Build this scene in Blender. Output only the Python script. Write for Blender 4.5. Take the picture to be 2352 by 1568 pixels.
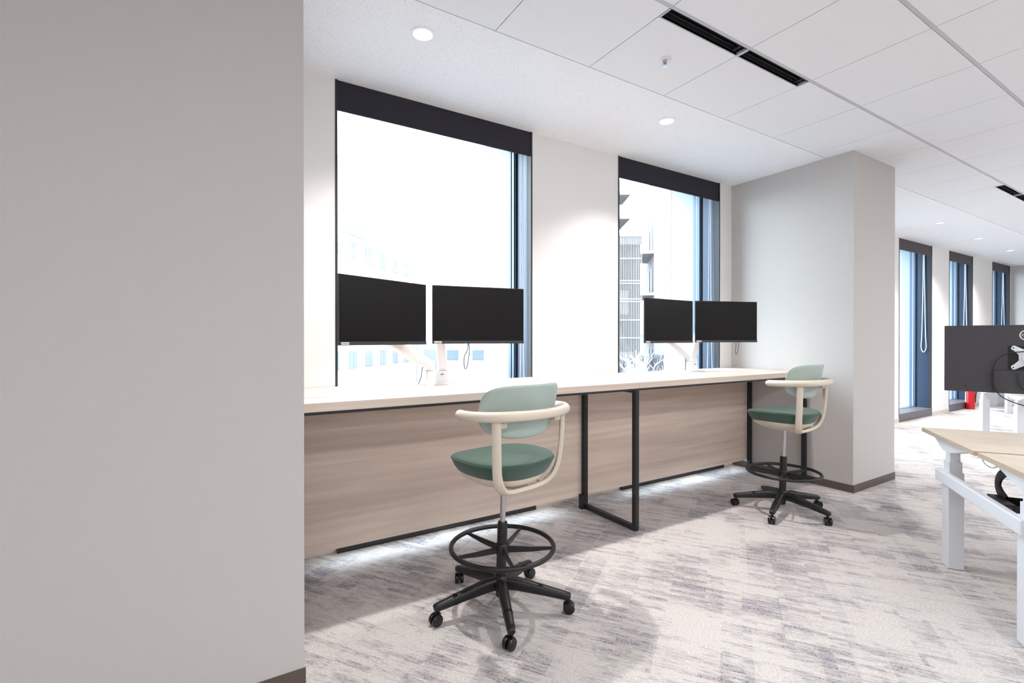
import bpy, bmesh, math, random
from mathutils import Vector, Matrix
PI = math.pi
R = math.radians
rnd = random.Random(7)
for _o in list(bpy.data.objects):
    bpy.data.objects.remove(_o)
SC = bpy.context.scene
COL = SC.collection

# ------------------------------------------------------------------ camera
HC = 1.31                                   # eye height, metres
cam_d = bpy.data.cameras.new('camera')
cam_d.sensor_width = 36.0
cam_d.lens = 1110.5 / 2352 * 36.0
cam_d.clip_start = 0.05
cam_d.clip_end = 400
cam = bpy.data.objects.new('camera', cam_d)
COL.objects.link(cam)
cam.location = (0, 0, HC)
cam.rotation_euler = (R(90 - 0.21), 0, R(-31.63))
SC.camera = cam

# ------------------------------------------------------------------ world, lights, exposure
SKY = 13.0
w = bpy.data.worlds.new('overcast_sky')
SC.world = w
w.use_nodes = True
bg = w.node_tree.nodes['Background']
bg.inputs[0].default_value = (0.84, 0.93, 1.0, 1)
bg.inputs[1].default_value = SKY
SC.view_settings.view_transform = 'Standard'
SC.view_settings.look = 'None'
SC.view_settings.gamma = 1.0
SC.view_settings.use_curve_mapping = False
SC.view_settings.exposure = 0.13
SC.cycles.use_denoising = True
SC.cycles.max_bounces = 10
SC.cycles.diffuse_bounces = 6
SC.cycles.glossy_bounces = 4
SC.cycles.transmission_bounces = 6
SC.cycles.transparent_max_bounces = 12
SC.cycles.sample_clamp_indirect = 6.0
SC.cycles.caustics_reflective = False
SC.cycles.caustics_refractive = False

def area(name, loc, sx, sy, power, col=(1, 1, 1), rot=(0, 0, 0), portal=False):
    l = bpy.data.lights.new(name, 'AREA')
    l.shape = 'RECTANGLE'
    l.size, l.size_y = sx, sy
    l.energy = power
    l.color = col
    o = bpy.data.objects.new(name, l)
    COL.objects.link(o)
    o.location = loc
    o.rotation_euler = rot
    if portal:
        l.cycles.is_portal = True
    return o
WARM = (1.0, 0.965, 0.94)
# rows of unseen ceiling area lights added as interior fill, on the far side of the office from the windows
for (lx, ly, p) in ((-1.6, -1.3, 30), (1.6, -1.3, 34), (4.8, -1.3, 34), (8.0, -1.3, 34), (11.2, -1.3, 34),
                    (-1.6, -4.2, 34), (1.6, -4.2, 38), (4.8, -4.2, 38), (8.0, -4.2, 38), (11.2, -4.2, 38)):
    area('ceiling_fill', (lx, ly, 2.918), 2.4, 0.30, p * 1.42, (0.955, 0.985, 1.0))
DOWN = [(0.943, 2.43), (2.852, 2.45), (6.70, 2.52), (8.55, 2.60), (10.40, 2.67), (12.28, 2.735)]
for (lx, ly) in DOWN:
    l = bpy.data.lights.new('downlight_beam', 'SPOT')
    l.energy = 150
    l.spot_size = R(112)
    l.spot_blend = 1.0
    l.shadow_soft_size = 0.035
    l.color = WARM
    o = bpy.data.objects.new('downlight_beam', l)
    COL.objects.link(o)
    o.location = (lx, ly, 2.915)

# ------------------------------------------------------------------ materials
def new_mat(name):
    m = bpy.data.materials.new(name)
    m.use_nodes = True
    return m, m.node_tree, m.node_tree.nodes['Principled BSDF']
def srgb(r, g, b):
    f = lambda c: (c / 255 / 12.92) if c / 255 <= 0.04045 else ((c / 255 + 0.055) / 1.055) ** 2.4
    return (f(r), f(g), f(b), 1)
def N(nt, t, **kw):
    n = nt.nodes.new(t)
    for k, v in kw.items():
        setattr(n, k, v)
    return n
def plain(name, col, rough=0.5, metal=0.0, noise=0.0, nscale=60, bump=0.0, bscale=200, spec=0.5, sheen=0.0):
    m, nt, b = new_mat(name)
    b.inputs['Roughness'].default_value = rough
    b.inputs['Metallic'].default_value = metal
    b.inputs['Specular IOR Level'].default_value = spec
    if sheen:
        b.inputs['Sheen Weight'].default_value = sheen
    tc = N(nt, 'ShaderNodeTexCoord')
    nz = N(nt, 'ShaderNodeTexNoise')
    nz.inputs['Scale'].default_value = nscale
    nz.inputs['Detail'].default_value = 3
    nt.links.new(tc.outputs['Object'], nz.inputs['Vector'])
    mx = N(nt, 'ShaderNodeMix', data_type='RGBA')
    a = tuple(min(1, c * (1 - noise)) for c in col[:3]) + (1,)
    c2 = tuple(min(1, c * (1 + noise)) for c in col[:3]) + (1,)
    mx.inputs[6].default_value = a
    mx.inputs[7].default_value = c2
    nt.links.new(nz.outputs['Fac'], mx.inputs[0])
    nt.links.new(mx.outputs[2], b.inputs['Base Color'])
    if bump:
        n2 = N(nt, 'ShaderNodeTexNoise')
        n2.inputs['Scale'].default_value = bscale
        nt.links.new(tc.outputs['Object'], n2.inputs['Vector'])
        bp = N(nt, 'ShaderNodeBump')
        bp.inputs['Strength'].default_value = bump
        bp.inputs['Distance'].default_value = 0.002
        nt.links.new(n2.outputs['Fac'], bp.inputs['Height'])
        nt.links.new(bp.outputs['Normal'], b.inputs['Normal'])
    return m
def emit(name, col, s):
    m, nt, b = new_mat(name)
    b.inputs['Base Color'].default_value = (0.8, 0.8, 0.8, 1)
    b.inputs['Emission Color'].default_value = col
    b.inputs['Emission Strength'].default_value = s
    return m
def wood(name, c1, c2, sx, sy, sz, rough=0.45):
    m, nt, b = new_mat(name)
    tc = N(nt, 'ShaderNodeTexCoord')
    mp = N(nt, 'ShaderNodeMapping')
    mp.inputs['Scale'].default_value = (sx, sy, sz)
    nt.links.new(tc.outputs['Object'], mp.inputs['Vector'])
    n1 = N(nt, 'ShaderNodeTexNoise')
    n1.inputs['Scale'].default_value = 1.0
    n1.inputs['Detail'].default_value = 5
    n1.inputs['Roughness'].default_value = 0.55
    nt.links.new(mp.outputs['Vector'], n1.inputs['Vector'])
    mp2 = N(nt, 'ShaderNodeMapping')
    mp2.inputs['Scale'].default_value = (sx * 0.25, sy * 0.25, sz * 0.25)
    mp2.inputs['Location'].default_value = (3, 5, 9)
    nt.links.new(tc.outputs['Object'], mp2.inputs['Vector'])
    n2 = N(nt, 'ShaderNodeTexNoise')
    n2.inputs['Scale'].default_value = 1.0
    n2.inputs['Detail'].default_value = 2
    nt.links.new(mp2.outputs['Vector'], n2.inputs['Vector'])
    ad = N(nt, 'ShaderNodeMath', operation='ADD')
    nt.links.new(n1.outputs['Fac'], ad.inputs[0])
    nt.links.new(n2.outputs['Fac'], ad.inputs[1])
    cr = N(nt, 'ShaderNodeMapRange')
    cr.inputs['From Min'].default_value = 0.72
    cr.inputs['From Max'].default_value = 1.28
    nt.links.new(ad.outputs[0], cr.inputs['Value'])
    mx = N(nt, 'ShaderNodeMix', data_type='RGBA')
    mx.inputs[6].default_value = c1
    mx.inputs[7].default_value = c2
    nt.links.new(cr.outputs[0], mx.inputs[0])
    nt.links.new(mx.outputs[2], b.inputs['Base Color'])
    b.inputs['Roughness'].default_value = rough
    return m

def carpet():
    m, nt, b = new_mat('patchwork_carpet')
    L = nt.links.new
    tc = N(nt, 'ShaderNodeTexCoord')
    rot = N(nt, 'ShaderNodeMapping')          # u runs along the yarn streaks
    rot.inputs['Rotation'].default_value = (0, 0, R(56))
    L(tc.outputs['Object'], rot.inputs['Vector'])
    def scl(sx, sy, off=(0, 0, 0)):
        p = N(nt, 'ShaderNodeMapping')
        p.inputs['Scale'].default_value = (sx, sy, 1)
        p.inputs['Location'].default_value = off
        L(rot.outputs['Vector'], p.inputs['Vector'])
        return p.outputs['Vector']
    def noise(vec, sc=1.0, det=2, rough=0.5):
        n = N(nt, 'ShaderNodeTexNoise')
        n.inputs['Scale'].default_value = sc
        n.inputs['Detail'].default_value = det
        n.inputs['Roughness'].default_value = rough
        L(vec, n.inputs['Vector'])
        return n.outputs['Fac']
    def cell(vec):
        f = N(nt, 'ShaderNodeVectorMath', operation='FLOOR')
        L(vec, f.inputs[0])
        wn = N(nt, 'ShaderNodeTexWhiteNoise', noise_dimensions='2D')
        L(f.outputs[0], wn.inputs['Vector'])
        return wn.outputs['Value']
    def mth(op, a, c):
        n = N(nt, 'ShaderNodeMath', operation=op)
        for i, v in enumerate((a, c)):
            if isinstance(v, (int, float)):
                n.inputs[i].default_value = v
            else:
                L(v, n.inputs[i])
        return n.outputs[0]
    def mrange(v, a, c, d=0.0, e=1.0):
        n = N(nt, 'ShaderNodeMapRange')
        n.inputs['From Min'].default_value = a
        n.inputs['From Max'].default_value = c
        n.inputs['To Min'].default_value = d
        n.inputs['To Max'].default_value = e
        L(v, n.inputs['Value'])
        return n.outputs[0]
    c1 = cell(scl(1 / 0.25, 1 / 0.25))                       # tile-sized squares
    c2 = cell(scl(1 / 0.125, 1 / 0.5, (0.3, 0.1, 0)))        # long bars across the streaks
    c3 = cell(scl(1 / 0.17, 1 / 0.030, (0.7, 0.2, 0)))       # short dashes along them
    c4 = cell(scl(1 / 0.07, 1 / 0.010, (0.4, 0.6, 0)))       # single yarn lines
    blk = mth('ADD', mth('MULTIPLY', c1, 0.42), mth('MULTIPLY', c2, 0.58))
    big = noise(scl(2.0, 2.4), 1.0, 2)
    dens = mth('ADD', mth('MULTIPLY', mrange(blk, 0.1, 0.9), 0.5), mth('MULTIPLY', mrange(big, 0.36, 0.64), 0.5))
    line = noise(scl(17, 170), 1.0, 3, 0.6)                  # thin yarn lines
    yarn = noise(scl(110, 300), 1.0, 2, 0.6)                 # loops
    val = mth('ADD', mth('MULTIPLY', mrange(line, 0.3, 0.7), 0.50), mth('ADD', mth('MULTIPLY', c3, 0.30), mth('MULTIPLY', c4, 0.20)))
    val = mth('ADD', val, mth('MULTIPLY', dens, 0.62))
    dark = mrange(val, 0.70, 1.12)
    dk = mth('MULTIPLY', dark, mrange(yarn, 0.42, 0.55, 0.08, 1.0))
    tint = noise(scl(14, 40, (5, 2, 0)), 1.0, 2)
    mx = N(nt, 'ShaderNodeMix', data_type='RGBA')
    mx.inputs[6].default_value = srgb(70, 80, 106)
    mx.inputs[7].default_value = srgb(108, 76, 80)
    L(mrange(tint, 0.49, 0.60), mx.inputs[0])
    base = N(nt, 'ShaderNodeMix', data_type='RGBA')
    base.inputs[6].default_value = srgb(176, 170, 168)
    base.inputs[7].default_value = srgb(218, 212, 208)
    L(mrange(yarn, 0.30, 0.60), base.inputs[0])
    fin = N(nt, 'ShaderNodeMix', data_type='RGBA')
    L(mth('MULTIPLY', dk, 0.92), fin.inputs[0])
    L(base.outputs[2], fin.inputs[6])
    L(mx.outputs[2], fin.inputs[7])
    L(fin.outputs[2], b.inputs['Base Color'])
    b.inputs['Roughness'].default_value = 0.95
    b.inputs['Specular IOR Level'].default_value = 0.1
    bp = N(nt, 'ShaderNodeBump')
    bp.inputs['Strength'].default_value = 0.35
    bp.inputs['Distance'].default_value = 0.003
    L(yarn, bp.inputs['Height'])
    L(bp.outputs['Normal'], b.inputs['Normal'])
    return m

def ceiling_board():
    m, nt, b = new_mat('mineral_fibre_board')
    tc = N(nt, 'ShaderNodeTexCoord')
    n = N(nt, 'ShaderNodeTexNoise')
    n.inputs['Scale'].default_value = 190
    n.inputs['Detail'].default_value = 1
    nt.links.new(tc.outputs['Object'], n.inputs['Vector'])
    r = N(nt, 'ShaderNodeMapRange')
    r.inputs['From Min'].default_value = 0.64
    r.inputs['From Max'].default_value = 0.70
    nt.links.new(n.outputs['Fac'], r.inputs['Value'])
    mx = N(nt, 'ShaderNodeMix', data_type='RGBA')
    mx.inputs[6].default_value = (0.86, 0.875, 0.90, 1)
    mx.inputs[7].default_value = (0.55, 0.55, 0.57, 1)
    nt.links.new(r.outputs[0], mx.inputs[0])
    nt.links.new(mx.outputs[2], b.inputs['Base Color'])
    b.inputs['Roughness'].default_value = 0.9
    return m

def glass(name, rough=0.0, tint=(0.93, 0.97, 0.98, 1)):
    m = bpy.data.materials.new(name)
    m.use_nodes = True
    nt = m.node_tree
    nt.nodes.clear()
    out = N(nt, 'ShaderNodeOutputMaterial')
    tr = N(nt, 'ShaderNodeBsdfTransparent')
    tr.inputs[0].default_value = tint
    gl = N(nt, 'ShaderNodeBsdfGlossy')
    gl.inputs['Roughness'].default_value = 0.02
    lw = N(nt, 'ShaderNodeLayerWeight')
    lw.inputs['Blend'].default_value = 0.5
    pw = N(nt, 'ShaderNodeMath', operation='POWER')
    nt.links.new(lw.outputs['Facing'], pw.inputs[0])
    pw.inputs[1].default_value = 5.0
    fr = N(nt, 'ShaderNodeMath', operation='MULTIPLY_ADD')
    nt.links.new(pw.outputs[0], fr.inputs[0])
    fr.inputs[1].default_value = 0.7
    fr.inputs[2].default_value = 0.035
    mx = N(nt, 'ShaderNodeMixShader')
    nt.links.new(fr.outputs[0], mx.inputs[0])
    nt.links.new(tr.outputs[0], mx.inputs[1])
    nt.links.new(gl.outputs[0], mx.inputs[2])
    nt.links.new(mx.outputs[0], out.inputs[0])
    return m

M = {}
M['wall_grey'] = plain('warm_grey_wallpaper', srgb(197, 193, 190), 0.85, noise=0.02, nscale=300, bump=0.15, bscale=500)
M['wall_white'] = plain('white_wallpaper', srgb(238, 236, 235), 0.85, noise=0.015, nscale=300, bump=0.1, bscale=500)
M['base_dark'] = plain('dark_brown_vinyl_base', srgb(92, 80, 74), 0.5, noise=0.04)
M['base_light'] = plain('light_vinyl_base', srgb(215, 208, 200), 0.5, noise=0.02)
M['board'] = ceiling_board()
M['tile'] = plain('ceiling_tile_paint', (0.80, 0.815, 0.84, 1), 0.9, noise=0.03, nscale=220)
M['rail'] = plain('ceiling_rail_paint', (0.50, 0.50, 0.54, 1), 0.5, noise=0.02)
M['gridgrey'] = plain('grid_bar_grey', (0.22, 0.23, 0.28, 1), 0.7, noise=0.05)
M['void'] = plain('dark_void', (0.02, 0.02, 0.022, 1), 0.9, noise=0.1)
M['carpet'] = carpet()
M['blind'] = plain('charcoal_roller_fabric', srgb(42, 41, 50), 0.9, noise=0.06, nscale=400)
M['blind_far_lit'] = plain('room_lit_roller_fabric', srgb(84, 79, 84), 0.9, noise=0.06, nscale=400)  # same fabric, lightened: room light on the far blinds put into the colour
M['trim'] = plain('black_trim', srgb(34, 32, 36), 0.5, noise=0.05)
M['alu_blue'] = plain('blue_grey_coated_aluminium', srgb(72, 94, 122), 0.30, 0.3, noise=0.03)
M['jamb'] = plain('slate_blue_jamb', srgb(36, 54, 78), 0.34, 0.25, noise=0.03)
M['gap'] = plain('black_gasket', srgb(14, 16, 24), 0.6, noise=0.05)
M['sill'] = plain('grey_sill_metal', srgb(96, 92, 96), 0.45, 0.1, noise=0.03)
M['fin'] = plain('white_outer_panel', srgb(176, 188, 196), 0.5, noise=0.02)
M['glass'] = glass('window_glass')
M['wood_panel'] = wood('ash_laminate_panel', srgb(196, 176, 162), srgb(226, 208, 194), 1.1, 8, 26)
M['wood_top'] = wood('ash_laminate_top', srgb(204, 184, 170), srgb(228, 211, 199), 1.2, 30, 60, 0.38)
M['black_steel'] = plain('black_steel', srgb(38, 36, 40), 0.45, 0.2, noise=0.06)
M['black_plastic'] = plain('black_plastic', srgb(22, 21, 23), 0.42, noise=0.08)
M['caster'] = plain('glossy_black_nylon', srgb(20, 19, 22), 0.25, noise=0.05)
M['chrome'] = plain('brushed_steel_lift', srgb(190, 190, 196), 0.25, 0.9, noise=0.02)
M['cream'] = plain('cream_plastic', srgb(216, 204, 188), 0.42, noise=0.02)
M['mint'] = plain('pale_mint_fabric', srgb(172, 186, 180), 0.95, noise=0.08, nscale=500, bump=0.3, bscale=900, sheen=0.2, spec=0.2)
M['green'] = plain('forest_green_fabric', srgb(70, 92, 81), 0.95, noise=0.10, nscale=500, bump=0.3, bscale=900, sheen=0.22, spec=0.2)
M['screen'] = plain('dark_screen', srgb(12, 9, 11), 0.30, noise=0.05, spec=0.22)
M['bezel'] = plain('charcoal_bezel', srgb(48, 46, 50), 0.5, noise=0.05)
M['housing'] = plain('charcoal_housing', srgb(60, 57, 63), 0.6, noise=0.10, nscale=400)
M['white_plastic'] = plain('white_plastic', srgb(236, 234, 234), 0.4, noise=0.01)
M['white_metal'] = plain('white_powder_coat', srgb(226, 229, 236), 0.4, noise=0.01)
M['sticker'] = plain('white_sticker', srgb(225, 220, 218), 0.6, noise=0.02)
M['print'] = plain('grey_print', srgb(120, 118, 122), 0.6, noise=0.02)
M['cable'] = plain('black_cable', srgb(26, 25, 28), 0.5, noise=0.05)
M['cord'] = plain('white_bead_cord', srgb(225, 222, 220), 0.5, noise=0.02)
M['oak'] = wood('light_oak_desktop', srgb(202, 186, 168), srgb(216, 202, 186), 6, 6, 6, 0.5)
M['tan'] = plain('tan_edge_band', srgb(196, 166, 128), 0.6, noise=0.03)
M['ply'] = wood('ply_edge', srgb(170, 155, 138), srgb(192, 178, 160), 3, 3, 120, 0.6)
M['red'] = plain('red_enamel', srgb(205, 28, 34), 0.3, noise=0.02)
M['cabinet'] = plain('pale_grey_steel', srgb(206, 208, 216), 0.5, noise=0.01)
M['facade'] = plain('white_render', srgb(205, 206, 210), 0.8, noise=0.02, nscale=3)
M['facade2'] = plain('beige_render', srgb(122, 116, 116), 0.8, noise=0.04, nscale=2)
M['ext_glass'] = plain('pale_window_reflection', srgb(104, 108, 116), 0.6, noise=0.12, nscale=1.5)
M['ext_glass_blue'] = plain('blue_window_reflection', srgb(86, 98, 112), 0.6, noise=0.15, nscale=1.5)
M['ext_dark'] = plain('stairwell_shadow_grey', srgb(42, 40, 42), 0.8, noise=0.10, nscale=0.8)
M['ext_frame'] = plain('grey_window_frame', srgb(110, 112, 116), 0.6, noise=0.04)
M['louvre'] = plain('pale_louvre', srgb(112, 113, 118), 0.6, noise=0.03)
M['bark'] = plain('pale_bark', srgb(170, 168, 172), 0.9, noise=0.10)
M['hedge'] = plain('blue_grey_foliage', srgb(50, 52, 58), 0.9, noise=0.3, nscale=4)
M['ground'] = plain('asphalt', srgb(100, 100, 105), 0.9, noise=0.06, nscale=2)
M['lamp'] = emit('lamp_glow', (1, 0.97, 0.93, 1), 6.0)
M['reflector'] = plain('white_reflector', (0.9, 0.9, 0.9, 1), 0.35, noise=0.01)

# ------------------------------------------------------------------ mesh helpers
class MB:
    def __init__(s):
        s.v, s.f, s.mi = [], [], []
    def add(s, vs, fs, mi=0):
        o = len(s.v)
        s.v += [tuple(x) for x in vs]
        s.f += [tuple(i + o for i in q) for q in fs]
        s.mi += [mi] * len(fs)
    def box(s, x0, x1, y0, y1, z0, z1, mi=0, T=None):
        vs = [Vector(p) for p in ((x0, y0, z0), (x1, y0, z0), (x1, y1, z0), (x0, y1, z0),
                                  (x0, y0, z1), (x1, y0, z1), (x1, y1, z1), (x0, y1, z1))]
        if T is not None:
            vs = [T @ p for p in vs]
        s.add(vs, [(0, 3, 2, 1), (4, 5, 6, 7), (0, 1, 5, 4), (1, 2, 6, 5), (2, 3, 7, 6), (3, 0, 4, 7)], mi)
        return s
    def prism(s, pts, z0, z1, mi=0, T=None):
        n = len(pts)
        vs = [Vector((p[0], p[1], z0)) for p in pts] + [Vector((p[0], p[1], z1)) for p in pts]
        if T is not None:
            vs = [T @ p for p in vs]
        s.add(vs, [tuple(range(n - 1, -1, -1)), tuple(range(n, 2 * n))] +
              [(i, (i + 1) % n, n + (i + 1) % n, n + i) for i in range(n)], mi)
        return s
    def lathe(s, prof, n=24, c=(0, 0, 0), mi=0, T=None):
        vs, fs = [], []
        for (r, z) in prof:
            for k in range(n):
                a = 2 * PI * k / n
                vs.append(Vector((c[0] + r * math.cos(a), c[1] + r * math.sin(a), c[2] + z)))
        for i in range(len(prof) - 1):
            for k in range(n):
                fs.append((i * n + k, i * n + (k + 1) % n, (i + 1) * n + (k + 1) % n, (i + 1) * n + k))
        fs.append(tuple(range(n - 1, -1, -1)))
        fs.append(tuple(range((len(prof) - 1) * n, len(prof) * n)))
        if T is not None:
            vs = [T @ p for p in vs]
        s.add(vs, fs, mi)
        return s
    def sweep(s, path, ra, rb=None, n=10, up=(0, 0, 1), closed=False, mi=0, pw=2.0):
        """sweep a (super)ellipse ra x rb along path; ra across, rb along the up side. ra/rb may be lists"""
        P = [Vector(p) for p in path]
        m = len(P)
        rb = ra if rb is None else rb
        A = ra if isinstance(ra, (list, tuple)) else [ra] * m
        B = rb if isinstance(rb, (list, tuple)) else [rb] * m
        up = Vector(up)
        vs, fs = [], []
        prev = None
        for i in range(m):
            if closed:
                t = P[(i + 1) % m] - P[i - 1]
            else:
                t = P[min(i + 1, m - 1)] - P[max(i - 1, 0)]
            t.normalize()
            u = up if prev is None else prev
            sd = t.cross(u)
            if sd.length < 1e-4:
                sd = t.cross(Vector((1, 0, 0)))
            sd.normalize()
            uu = sd.cross(t).normalized()
            if not closed:
                prev = uu
            for k in range(n):
                a = 2 * PI * k / n
                ca, sa = math.cos(a), math.sin(a)
                ca = math.copysign(abs(ca) ** (2 / pw), ca)
                sa = math.copysign(abs(sa) ** (2 / pw), sa)
                vs.append(P[i] + sd * (A[i] * ca) + uu * (B[i] * sa))
        for i in range(m if closed else m - 1):
            j = (i + 1) % m
            for k in range(n):
                fs.append((i * n + k, i * n + (k + 1) % n, j * n + (k + 1) % n, j * n + k))
        if not closed:
            fs.append(tuple(range(n - 1, -1, -1)))
            fs.append(tuple(range((m - 1) * n, m * n)))
        s.add(vs, fs, mi)
        return s
    def rings(s, rings, cap0=True, cap1=True, mi=0):
        n = len(rings[0])
        vs = [p for r in rings for p in r]
        fs = []
        for i in range(len(rings) - 1):
            for k in range(n):
                fs.append((i * n + k, i * n + (k + 1) % n, (i + 1) * n + (k + 1) % n, (i + 1) * n + k))
        if cap0:
            fs.append(tuple(range(n - 1, -1, -1)))
        if cap1:
            fs.append(tuple(range((len(rings) - 1) * n, len(rings) * n)))
        s.add(vs, fs, mi)
        return s
    def build(s, name, mats, parent=None, smooth=False, bevel=0, seg=2, loc=None, angle=40):
        me = bpy.data.meshes.new(name)
        me.from_pydata(s.v, [], s.f)
        bm = bmesh.new()
        bm.from_mesh(me)
        bmesh.ops.recalc_face_normals(bm, faces=bm.faces)
        bm.to_mesh(me)
        bm.free()
        for m in (mats if isinstance(mats, (list, tuple)) else [mats]):
            me.materials.append(m)
        for p, i in zip(me.polygons, s.mi):
            p.material_index = i
        if smooth:
            for p in me.polygons:
                p.use_smooth = True
            try:
                me.set_sharp_from_angle(angle=R(angle))
            except Exception:
                pass
        o = bpy.data.objects.new(name, me)
        COL.objects.link(o)
        if parent is not None:
            o.parent = parent
        if loc is not None:
            o.location = loc
        if bevel:
            b = o.modifiers.new('bevel', 'BEVEL')
            b.width = bevel
            b.segments = seg
            b.limit_method = 'ANGLE'
            b.angle_limit = R(35)
        return o
def crom(pts, k=6, closed=False):
    P = [Vector(p) for p in pts]
    n = len(P)
    out = []
    rng = n if closed else n - 1
    for i in range(rng):
        p0 = P[(i - 1) % n] if (closed or i > 0) else P[0] * 2 - P[1]
        p1, p2 = P[i], P[(i + 1) % n]
        p3 = P[(i + 2) % n] if (closed or i + 2 < n) else P[-1] * 2 - P[-2]
        for j in range(k):
            t = j / k
            out.append(0.5 * ((2 * p1) + (p2 - p0) * t + (2 * p0 - 5 * p1 + 4 * p2 - p3) * t * t + (3 * p1 - p0 - 3 * p2 + p3) * t ** 3))
    if not closed:
        out.append(P[-1])
    return out
def empty(name, loc=(0, 0, 0), rz=0.0):
    o = bpy.data.objects.new(name, None)
    COL.objects.link(o)
    o.location = loc
    o.rotation_euler = (0, 0, rz)
    o.empty_display_size = 0.1
    return o
def tag(o, label=None, cat=None, group=None, kind=None):
    if label: o['label'] = label
    if cat: o['category'] = cat
    if group: o['group'] = group
    if kind: o['kind'] = kind
    return o
def ctag(o, label):
    o['label'] = label
    return o
def dup(o, parent=None, label=None, loc=None):
    c = o.copy()
    COL.objects.link(c)
    if parent is not None:
        c.parent = parent
    if loc is not None:
        c.location = loc
    if label:
        c['label'] = label
    for ch in [x for x in bpy.data.objects if x.parent == o]:
        dup(ch, c)
    return c

# ------------------------------------------------------------------ room shell
ZC = 2.925
YW, YF = 3.13, 3.31          # window wall near / beyond the pier
XL, XR, YB = -3.6, 14.95, -6.0
tag(MB().box(XL, XR + .3, YB, 3.62, -0.12, 0).build('floor', M['carpet']),
    'pale beige and blue-grey patchwork carpet over the whole floor', kind='structure')

# ceiling: plain board strip along the windows (with round holes), slab above the tiles
cb = MB()
def holed_strip(mb, x0, x1, y0, y1, z, holes, rh, thick, n=32):
    cur = x0
    for (hx, hy) in sorted(holes):
        a, b2 = hx - 0.15, hx + 0.15
        mb.add([(cur, y0, z), (a, y0, z), (a, y1, z), (cur, y1, z)], [(0, 1, 2, 3)])
        c0, c1 = hy - 0.15, hy + 0.15
        mb.add([(a, y0, z), (b2, y0, z), (b2, c0, z), (a, c0, z)], [(0, 1, 2, 3)])
        mb.add([(a, c1, z), (b2, c1, z), (b2, y1, z), (a, y1, z)], [(0, 1, 2, 3)])
        vs = []
        for k in range(n):
            t = 2 * PI * k / n
            c, s_ = math.cos(t), math.sin(t)
            q = 0.15 / max(abs(c), abs(s_))
            vs += [(hx + rh * c, hy + rh * s_, z), (hx + q * c, hy + q * s_, z), (hx + rh * c, hy + rh * s_, z + thick)]
        fs = []
        for k in range(n):
            j = (k + 1) % n
            fs += [(3 * k, 3 * k + 1, 3 * j + 1, 3 * j), (3 * k, 3 * j, 3 * j + 2, 3 * k + 2)]
        mb.add(vs, fs)
        cur = b2
    mb.add([(cur, y0, z), (x1, y0, z), (x1, y1, z), (cur, y1, z)], [(0, 1, 2, 3)])
holed_strip(cb, XL, XR + .3, 2.208, 3.36, ZC, DOWN, 0.056, 0.075)
cb.add([(XL, 2.208, ZC), (XR + .3, 2.208, ZC), (XR + .3, 2.208, 3.06), (XL, 2.208, 3.06)], [(0, 1, 2, 3)])
cb.box(XL, XR + .3, YB, 3.62, 3.06, 3.15)
cb.box(XL, XR + .3, YB, -1.44, ZC, 3.06)
ceil = tag(cb.build('ceiling', M['board']), 'white ceiling with a plain pitted board strip along the windows and square tiles', kind='structure')
# tiles, rails between the rows, slot vents in the first row
rows = [(1.602, 2.202), (0.995, 1.590), (0.388, 0.983), (-0.219, 0.376), (-0.826, -0.231), (-1.433, -0.838)]
X0 = 1.255 - 0.64 * 3
tiles = {}
NT = 23
VENT_COLS = (4, 5, 12, 13)
def tile_mesh(dx, dy):
    key = (round(dx, 3), round(dy, 3))
    if key not in tiles:
        o = MB().box(0.0025, dx - 0.0025, 0, dy, 0, 0.014).build('ceiling_tile', M['tile'], ceil)
        tiles[key] = o.data
        return o
    o = bpy.data.objects.new('ceiling_tile', tiles[key])
    COL.objects.link(o)
    o.parent = ceil
    return o
for ri, (ya, yb) in enumerate(rows):
    for k in range(NT):
        x = X0 + 0.64 * k
        if x > XR:
            continue
        y0_ = ya + (0.078 if (ri == 0 and k in VENT_COLS) else 0.006)
        t = tile_mesh(0.64, yb - y0_)
        t.location = (x, y0_, ZC)
bk = MB()
bk.box(XL, XR, -1.44, 1.600, ZC + 0.0145, ZC + 0.018)
bk.box(XL, XR, 1.692, 2.2075, ZC + 0.0145, ZC + 0.018)
for k in range(NT):
    if k not in VENT_COLS and X0 + 0.64 * k < XR:
        bk.box(X0 + 0.64 * k, X0 + 0.64 * (k + 1), 1.600, 1.692, ZC + 0.0145, ZC + 0.018)
bk.build('ceiling_grid', M['gridgrey'], ceil)
for yr in (1.596, 0.989, 0.382, -0.225, -0.832):
    MB().box(XL, XR, yr - 0.009, yr + 0.009, ZC - 0.001, ZC + 0.02).build('ceiling_rail', M['rail'], ceil)
def vent(x0, label, grp='black slot vents in the ceiling tiles'):
    o = empty('slot_vent', (x0, 1.645, ZC))
    b = MB()
    b.box(0.008, 0.632, -0.033, 0.029, 0.058, 0.062)
    b.box(0.008, 0.632, 0.029, 0.031, 0.0, 0.06)
    b.box(0.008, 0.632, -0.035, -0.033, 0.0, 0.06)
    b.box(0.006, 0.008, -0.035, 0.031, 0.0, 0.06)
    b.box(0.632, 0.634, -0.035, 0.031, 0.0, 0.06)
    b.build('duct', M['void'], o)
    f = MB()
    f.box(0.0, 0.64, 0.029, 0.035, -0.003, 0.012)
    f.box(0.0, 0.010, -0.037, 0.029, -0.003, 0.012)
    f.box(0.630, 0.64, -0.037, 0.029, -0.003, 0.012)
    f.build('frame', M['rail'], o)
    f = MB().box(0.012, 0.628, -0.002, 0.001, 0.012, 0.04)
    f.build('blade', M['black_steel'], o)
    f = MB().box(0.585, 0.592, -0.03, 0.026, 0.006, 0.03)
    f.build('divider', M['bezel'], o)
    tag(o, label, 'vent', grp)
vent(X0 + 0.64 * 4, 'black slot vent in the ceiling, the large one above the sprinkler')
vent(X0 + 0.64 * 5, 'black slot vent in the ceiling end to end with the first, towards the grey pier')
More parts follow.
